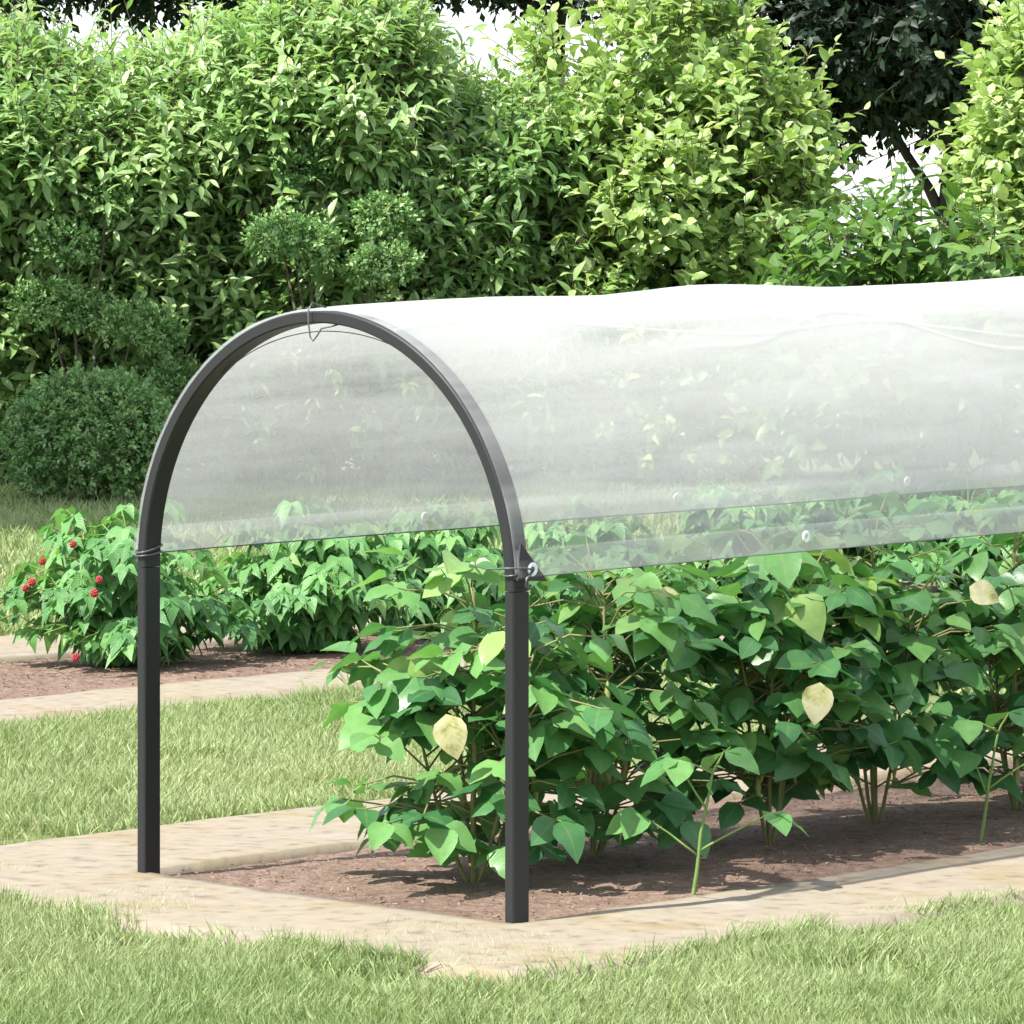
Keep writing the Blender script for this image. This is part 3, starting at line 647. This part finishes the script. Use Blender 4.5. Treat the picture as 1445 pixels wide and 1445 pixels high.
# ------------------------------------------------------------------ bean plants in the tunnel bed
def bean_plant(loc, hgt, nleaf, seed, label, reach=.17, npods=4, yellow=()):
    r = np.random.default_rng(seed)
    loc = np.array(loc)
    t = thing('bean_plant', label, 'bean plant', loc, 'bean plants under the tunnel')
    fol = MB(); st = MB(); stems = []
    for k in range(5):
        a = r.uniform(0, 6.28) + k * 1.26; lean = 0 if k == 0 else r.uniform(.06, .13); h = hgt * (.92 if k == 0 else r.uniform(.6, .88))
        tt = np.linspace(0, 1, 8)
        pts = loc + np.stack([np.cos(a) * lean * tt ** .8, np.sin(a) * lean * tt ** .8, -.03 + (h + .02) * tt], 1) + r.normal(0, .004, (8, 3)) * tt[:, None]
        if k: pts[:, :2] += (loc[:2] - pts[0, :2])
        tube(st, pts, np.linspace((.0055 if k == 0 else .0033), .002, 8), 6); stems.append(pts)
    for k in range(nleaf):
        pts = stems[r.integers(0, 5)]
        q = r.uniform(.10, 1.0) ** .75; i = min(int(q * 7), 6); f = q * 7 - i
        p = pts[i] * (1 - f) + pts[i + 1] * f
        a = r.uniform(0, 6.28); el = r.uniform(-.05, .8) * (1 if q > .4 else .45)
        ln = reach * r.uniform(.35, 1.15) * (1.15 - .45 * q)
        dr = np.array([math.cos(a) * math.cos(el), math.sin(a) * math.cos(el), math.sin(el)])
        mid = p + dr * ln * .55 + Zu * .012; e = p + dr * ln
        if e[2] > hgt * 1.03: e[2] = hgt * r.uniform(.9, 1.03)
        tube(st, [p, mid, e], [.0019, .0016, .0013], 5, cap=False)
        bd = nrm(np.array([math.cos(a), math.sin(a), r.uniform(-.8, .35)])); side = nrm(np.cross(bd, Zu))
        D = np.stack([bd, nrm(bd * .35 + side - Zu * r.uniform(0, .4)), nrm(bd * .35 - side - Zu * r.uniform(0, .4))])
        N = nrm(np.array([0, 0, 1.]) + np.array([math.cos(a), math.sin(a), 0]) * .35 + rdir(3, r) * .5)
        base = np.stack([e + dr * .016, e, e])
        sticks(st, [e], [e + dr * .016], .0012, .001)
        s = r.uniform(.040, .080) * np.array([1.05, .92, .92])
        rv = np.clip(r.beta(1.6, 1.8) * .85 + r.uniform(-.06, .06, 3) + (.2 if q > .85 else 0), 0, .93)
        if r.uniform() < .012: rv = np.full(3, .97)
        for q3 in range(3): scatter(fol, BEANS[r.integers(0, 4)], base[q3:q3 + 1], D[q3:q3 + 1], N[q3:q3 + 1], s[q3:q3 + 1], rv[q3:q3 + 1])
    for vv in fol.v: vv[:, 2] = np.maximum(vv[:, 2], .001 + .004 * np.sin(vv[:, 0] * 300))
    fol.build('foliage', M_bean, t); st.build('stem', M_stalk, t)
    for k in range(npods):
        pts = stems[r.integers(0, 5)]; p = pts[r.integers(2, 6)]; a = r.uniform(3.6, 5.8)
        x = np.linspace(0, 1, 9)
        pp = p + np.stack([np.cos(a) * (.012 + .012 * x), np.sin(a) * (.012 + .012 * x), -.055 * x], 1)
        mb = MB(); tube(mb, pp, .0012 + .0042 * np.sin(math.pi * x) ** .6 * (1 + .22 * np.cos(x * 19)), 7)
        mb.build('pod', M_pod, t)
    for (px, py, dd, sz, ro) in yellow:
        mb = MB(); p = at(px, py, dd); Dv = np.array([[math.sin(ro), -.15, math.cos(ro)]])
        scatter(mb, BEAN, (p - Dv[0] * sz * .5)[None], Dv, np.array([[-.1, -1., .25]]), sz, np.array([.5]))
        y = mb.build('yellow_leaf', M_yellow, t); y['label'] = 'pale yellow withered leaf'
    return t
bl = ['bean plant nearest the arch, behind and left of the near post, with one yellow leaf',
      'bean plant just right of the near post',
      'bean plant with a round pale yellow leaf in the middle of the row',
      'bean plant right of the one with the round yellow leaf',
      'bean plant near the right edge with a yellow leaf just under the film hem',
      'bean plant cut by the right edge of the picture',
      'bean plant at the far right end of the row']
yl = {0: [(637, 1040, 6.62, .068, 2.9)], 2: [(1153, 993, 6.98, .066, 3.3)], 1: [(945, 848, 7.0, .055, 1.7)], 4: [(1390, 838, 7.35, .055, 2.0)]}
for k in range(7):
    u = [.40, .35, .44, .40, .45, .38, .42][k]; v = .30 + .325 * k
    bean_plant(L(u, v), [.50, .50, .53, .53, .55, .55, .53][k], 165, 200 + k, bl[k], yellow=yl.get(k, ()))

# two seedlings at the bed edge
def seedling(loc, h, seed, label, arms):
    r = np.random.default_rng(seed); loc = np.array(loc)
    t = thing('bean_seedling', label, 'seedling', loc, 'young bean plants at the bed edge')
    st = MB(); fol = MB()
    top = loc + np.array([.03, -.005, h])
    tube(st, bez(loc - Zu * .03, top, (-.004, 0, 0), 8, seed, .0006), np.linspace(.0036, .0018, 8), 7)
    for (z0, dx, dy, dz, nl) in arms:
        p = loc + np.array([.03 * z0, -.005 * z0, h * z0]); e = p + np.array([dx, dy, dz])
        tube(st, bez(p, e, (0, 0, .004), 5, seed, .0006), np.linspace(.002, .0011, 5), 6)
        a = math.atan2(dy, dx)
        bd = nrm(np.array([math.cos(a), math.sin(a), -.4])); side = nrm(np.cross(bd, Zu))
        D = np.stack([bd, nrm(bd * .3 + side - Zu * .25), nrm(bd * .3 - side - Zu * .25)])[:nl]
        N = nrm(np.array([0, -.35, 1.]) + rdir(3, r) * .3)[:nl]
        scatter(fol, BEAN, np.repeat(e[None], nl, 0), D, N, r.uniform(.05, .07, nl), r.uniform(.25, .7, nl))
    fol.build('foliage', M_bean, t); st.build('stem', M_stem, t)
seedling(L(.746, .404), .175, 301, 'small forked bean seedling in the bare soil at the front of the bed',
         [(.3, -.085, .01, .06, 3), (.34, .11, .01, .055, 3), (.7, -.05, .03, .07, 3), (1, .02, .02, .03, 3), (1, -.05, -.01, .02, 3)])
seedling(L(.667, 1.21), .17, 302, 'small forked bean seedling in the soil near the right edge of the picture',
         [(.4, -.03, .0, .07, 3), (.45, .09, .0, .06, 3), (1, .02, .02, .03, 3), (1, -.05, -.01, .02, 3)])

# ------------------------------------------------------------------ the tunnel
T = thing('garden_tunnel', 'dark grey arched garden tunnel covered with milky plastic film', 'garden tunnel', L(WID / 2, 0))
DEP, THK, SPR, RAD = .034, .018, .466, WID / 2       # section depth, section thickness, spring height, arch radius
def beam(mb, ctr, nor, wid_n, v0, bev=.0022):
    """rectangular tube swept along ctr (u,z pairs); nor = outward direction; depth runs along v"""
    prof = []
    hn, hv = wid_n / 2, DEP / 2
    for (a, b) in ((-hn, -hv + bev), (-hn + bev, -hv), (hn - bev, -hv), (hn, -hv + bev), (hn, hv - bev), (hn - bev, hv), (-hn + bev, hv), (-hn, hv - bev)):
        prof.append((a, b))
    V = []
    for (c, n_) in zip(ctr, nor):
        for (a, b) in prof:
            V.append(L(c[0] + n_[0] * a, v0 + b, c[1] + n_[1] * a))
    m = len(ctr); k = 8; Fq = []
    for i in range(m - 1):
        for j in range(k):
            Fq.append((i * k + j, i * k + (j + 1) % k, (i + 1) * k + (j + 1) % k, (i + 1) * k + j))
    mb.add(V, [np.array(Fq), np.arange(8)[None, ::-1], (np.arange(8) + (m - 1) * 8)[None]])
def hoop(v0):
    mb = MB(); th = np.linspace(math.pi, 0, 73)
    beam(mb, [(WID / 2 + RAD * math.cos(a), SPR + RAD * math.sin(a)) for a in th], [(math.cos(a), math.sin(a)) for a in th], THK, v0)
    h = mb.build('hoop', M_metal, T, smooth=False)
    for u in (0, WID):
        mb = MB(); s = -1 if u == 0 else 1
        beam(mb, [(u, -.05), (u, SPR - .0012)], [(s, 0), (s, 0)], THK, v0)
        mb.build('post', M_metal, T, smooth=False)
    return h
V_END = 2.27
hoop(0); hoop(V_END)

RF = RAD + THK / 2 + .002                          # film radius
HEM = .485
def film_pt(s, v):
    """s 0..1 round the arch from left hem to right hem"""
    arc = math.pi * RF; drop = -(HEM - SPR)           # hem sits above the spring line
    th0 = math.asin((HEM - SPR) / RF)
    a = math.pi - th0 - s * (math.pi - 2 * th0)
    sag = np.sin(np.clip(v / V_END, 0, 1) * math.pi) ** .5
    rise = .028 * (1 - np.exp(-np.maximum(v, 0) / .35)) * (.6 + .4 * v / V_END) + .010 * v
    wr = (.004 * np.sin(v * 7 + 3 * s) + .002 * np.sin(v * 13 - s * 9 + 1) + .005 * (fbm(v * 3 + 20, s * 5 + 3, 61, 2) - .5) * 2 + .0012 * (fbm(v * 9 + 20, s * 16 + 3, 62, 2) - .5) * 2) * sag
    edge = np.sin(np.pi * s)                          # hems stay low, the ridge lifts
    rr = RF + wr
    u = WID / 2 + rr * np.cos(a)
    z = SPR + rr * np.sin(a) + rise * (np.sin(a) * .8 + .2) + .006 * v * (1 - edge)
    return O + u[..., None] * U + v[..., None] * Vv + z[..., None] * Zu
def film_sheet(s0, s1, ns, nv, mat, name, off, thick, parent=None):
    """closed shell from offset off to off + thickness"""
    ss, vv = np.meshgrid(np.linspace(s0, s1, ns), np.linspace(-DEP / 2 + .001, V_END + DEP / 2 - .001, nv))
    P = film_pt(ss, vv)
    th0 = math.asin((HEM - SPR) / RF); a = math.pi - th0 - ss * (math.pi - 2 * th0)
    nv_ = np.cos(a)[..., None] * U + np.sin(a)[..., None] * Zu
    tk = thick * np.clip(1 + .85 * (fbm(vv * 2.2 + 20, ss * 24 + 3, 71) - .5) * 2 + .25 * (fbm(vv * 7 + 7, ss * 60, 72) - .5) * 2 + 1.3 * np.exp(-((ss - .72 - .05 * np.sin(vv * 4 + 1) - .02 * np.sin(vv * 11)) / .004) ** 2) * np.clip((vv - .45) * 3, 0, 1) + 1.1 * np.exp(-((ss - .63 - .06 * vv + .02 * np.sin(vv * 7)) / .003) ** 2), .4, 2.8)
    tk = tk * (1 - .38 * np.clip(np.sin(a), 0, 1) ** 4) * np.where(np.cos(a) > 0, 1 - .18 * np.cos(a), 1)   # thinned at crown and right side to tone down the film's brightness
    A = (P + nv_ * off).reshape(-1, 3); B = (P + nv_ * (off + tk[..., None])).reshape(-1, 3); N_ = len(A)
    i = np.arange(ns * nv).reshape(nv, ns)
    top = np.stack([i[:-1, :-1], i[:-1, 1:], i[1:, 1:], i[1:, :-1]], -1).reshape(-1, 4) + N_
    bot = np.stack([i[:-1, :-1], i[1:, :-1], i[1:, 1:], i[:-1, 1:]], -1).reshape(-1, 4)
    bd = np.concatenate([i[0, :], i[1:, -1], i[-1, ::-1][1:], i[::-1, 0][1:-1]]); bn = np.roll(bd, -1)
    side = np.stack([bd, bn, bn + N_, bd + N_], 1)
    return MB().add(np.concatenate([A, B]), [top, bot, side]).build(name, mat, parent or T)
film = film_sheet(0, 1, 320, 260, M_film, 'film_cover', 0.0, .0024)
hemw = .040 / (math.pi * RF)
film_sheet(0, hemw, 5, 260, M_hem, 'hem', .0058, .0012, film)
film_sheet(1 - hemw, 1, 5, 260, M_hem, 'hem', .0058, .0012, film)
def edge_cord(s):
    v = np.linspace(-DEP / 2, V_END + DEP / 2, 160)
    mb = MB(); tube(mb, film_pt(np.full(160, s), v), .0011, 6)
    return mb.build('edge_cord', M_wire, film)
edge_cord(0.0); edge_cord(1.0)
def ring(mb, c, n_, R, r, m=20, k=8):
    n_ = nrm(np.array(n_)); a = nrm(np.cross(n_, Zu + .01)); b_ = np.cross(n_, a)
    th = np.linspace(0, 2 * math.pi, m, endpoint=False); ph = np.linspace(0, 2 * math.pi, k, endpoint=False)
    TH, PH = np.meshgrid(th, ph, indexing='ij')
    V = c + (R + r * np.cos(PH))[..., None] * (np.cos(TH)[..., None] * a + np.sin(TH)[..., None] * b_) + (r * .6 * np.sin(PH))[..., None] * n_
    i = np.arange(m * k).reshape(m, k)
    Fq = np.stack([i, np.roll(i, -1, 0), np.roll(np.roll(i, -1, 0), -1, 1), np.roll(i, -1, 1)], -1).reshape(-1, 4)
    mb.add(V.reshape(-1, 3), Fq)
def eyelet(s, v):
    c = film_pt(np.array(s), np.array(v)); n_ = U if s > .5 else -U
    mb = MB(); ring(mb, c + n_ * .0075, n_, .0062, .0030); mb.build('eyelet', M_steel, film)
for v in (.62, 1.25, 1.9):
    eyelet(1 - hemw * .55, v); eyelet(hemw * .55, v)
# black corner patch with its eyelet on the right hem
def corner(v0, sg):
    uo = WID + THK / 2 + .006
    a = [(v0 - sg * .015, .482), (v0 + sg * .048, .478), (v0 - sg * .008, .535)]
    front = [L(uo, v, z) for v, z in a]; back = [L(uo - .003, v, z) for v, z in a]
    MB().add(front + back, [np.array([[0, 1, 2]]), np.array([[5, 4, 3]]), np.array([[0, 3, 4, 1], [1, 4, 5, 2], [2, 5, 3, 0]])]).build('corner_patch', M_patch, film, smooth=False)
    mb = MB(); ring(mb, L(uo + .002, v0 + sg * .014, .4965), U, .0068, .0034); mb.build('eyelet', M_steel, film)
corner(0, 1); corner(V_END, -1)
# wire ties
def wire_tie(pts, r=.0016):
    mb = MB(); tube(mb, pts, r, 6); return mb.build('wire_tie', M_wire, T)
def post_loop(u, z, dz=.006):
    a, b_ = THK / 2 + .004, DEP / 2 + .004
    P = []
    for k in range(33):
        th = 2 * math.pi * k / 32; c, s = math.cos(th), math.sin(th)
        q = max(abs(c) ** 4 + abs(s) ** 4, 1e-6) ** -.25
        P.append(L(u + a * c * q, b_ * s * q, z + dz * s))
    wire_tie(P)
post_loop(0, .494); post_loop(0, .486, .003); post_loop(WID, .492, .004)
uo = WID + THK / 2
wire_tie([L(uo + .011, .014, .4965), L(uo + .011, -.002, .499), L(uo + .008, -.022, .500), L(WID, -.026, .499), L(WID - .03, -.03, .497), L(WID - .06, -.034, .502)], .0014)
wire_tie([L(uo + .010, .012, .494), L(uo + .013, -.004, .484), L(uo + .012, -.004, .474), L(uo + .011, .006, .470), L(uo + .006, .012, .474)], .0022)
h = SPR + RAD + THK / 2
cu = WID / 2 - .008
wire_tie([L(cu, .01, h + .004), L(cu - .002, -.018, h + .012), L(cu - .004, -.024, h), L(cu - .003, -.024, h - .02), L(cu, -.024, h - .038), L(cu + .006, -.024, h - .044), L(cu + .013, -.022, h - .036), L(cu + .018, -.019, h - .026), L(cu + .036, -.012, h - .022), L(cu + .05, .0, h - .016)], .0013)
# thin cord slung under the crown of the arch
ths = np.linspace(math.radians(128), math.radians(52), 30)
ri = RAD - THK / 2 - .004
mbc = MB(); tube(mbc, [L(WID / 2 + ri * math.cos(a), .008, SPR + ri * math.sin(a) + .004 - .012 * math.sin(math.pi * (a - math.radians(52)) / math.radians(76))) for a in ths], .0008, 5); mbc.build('cord', M_wire, T)
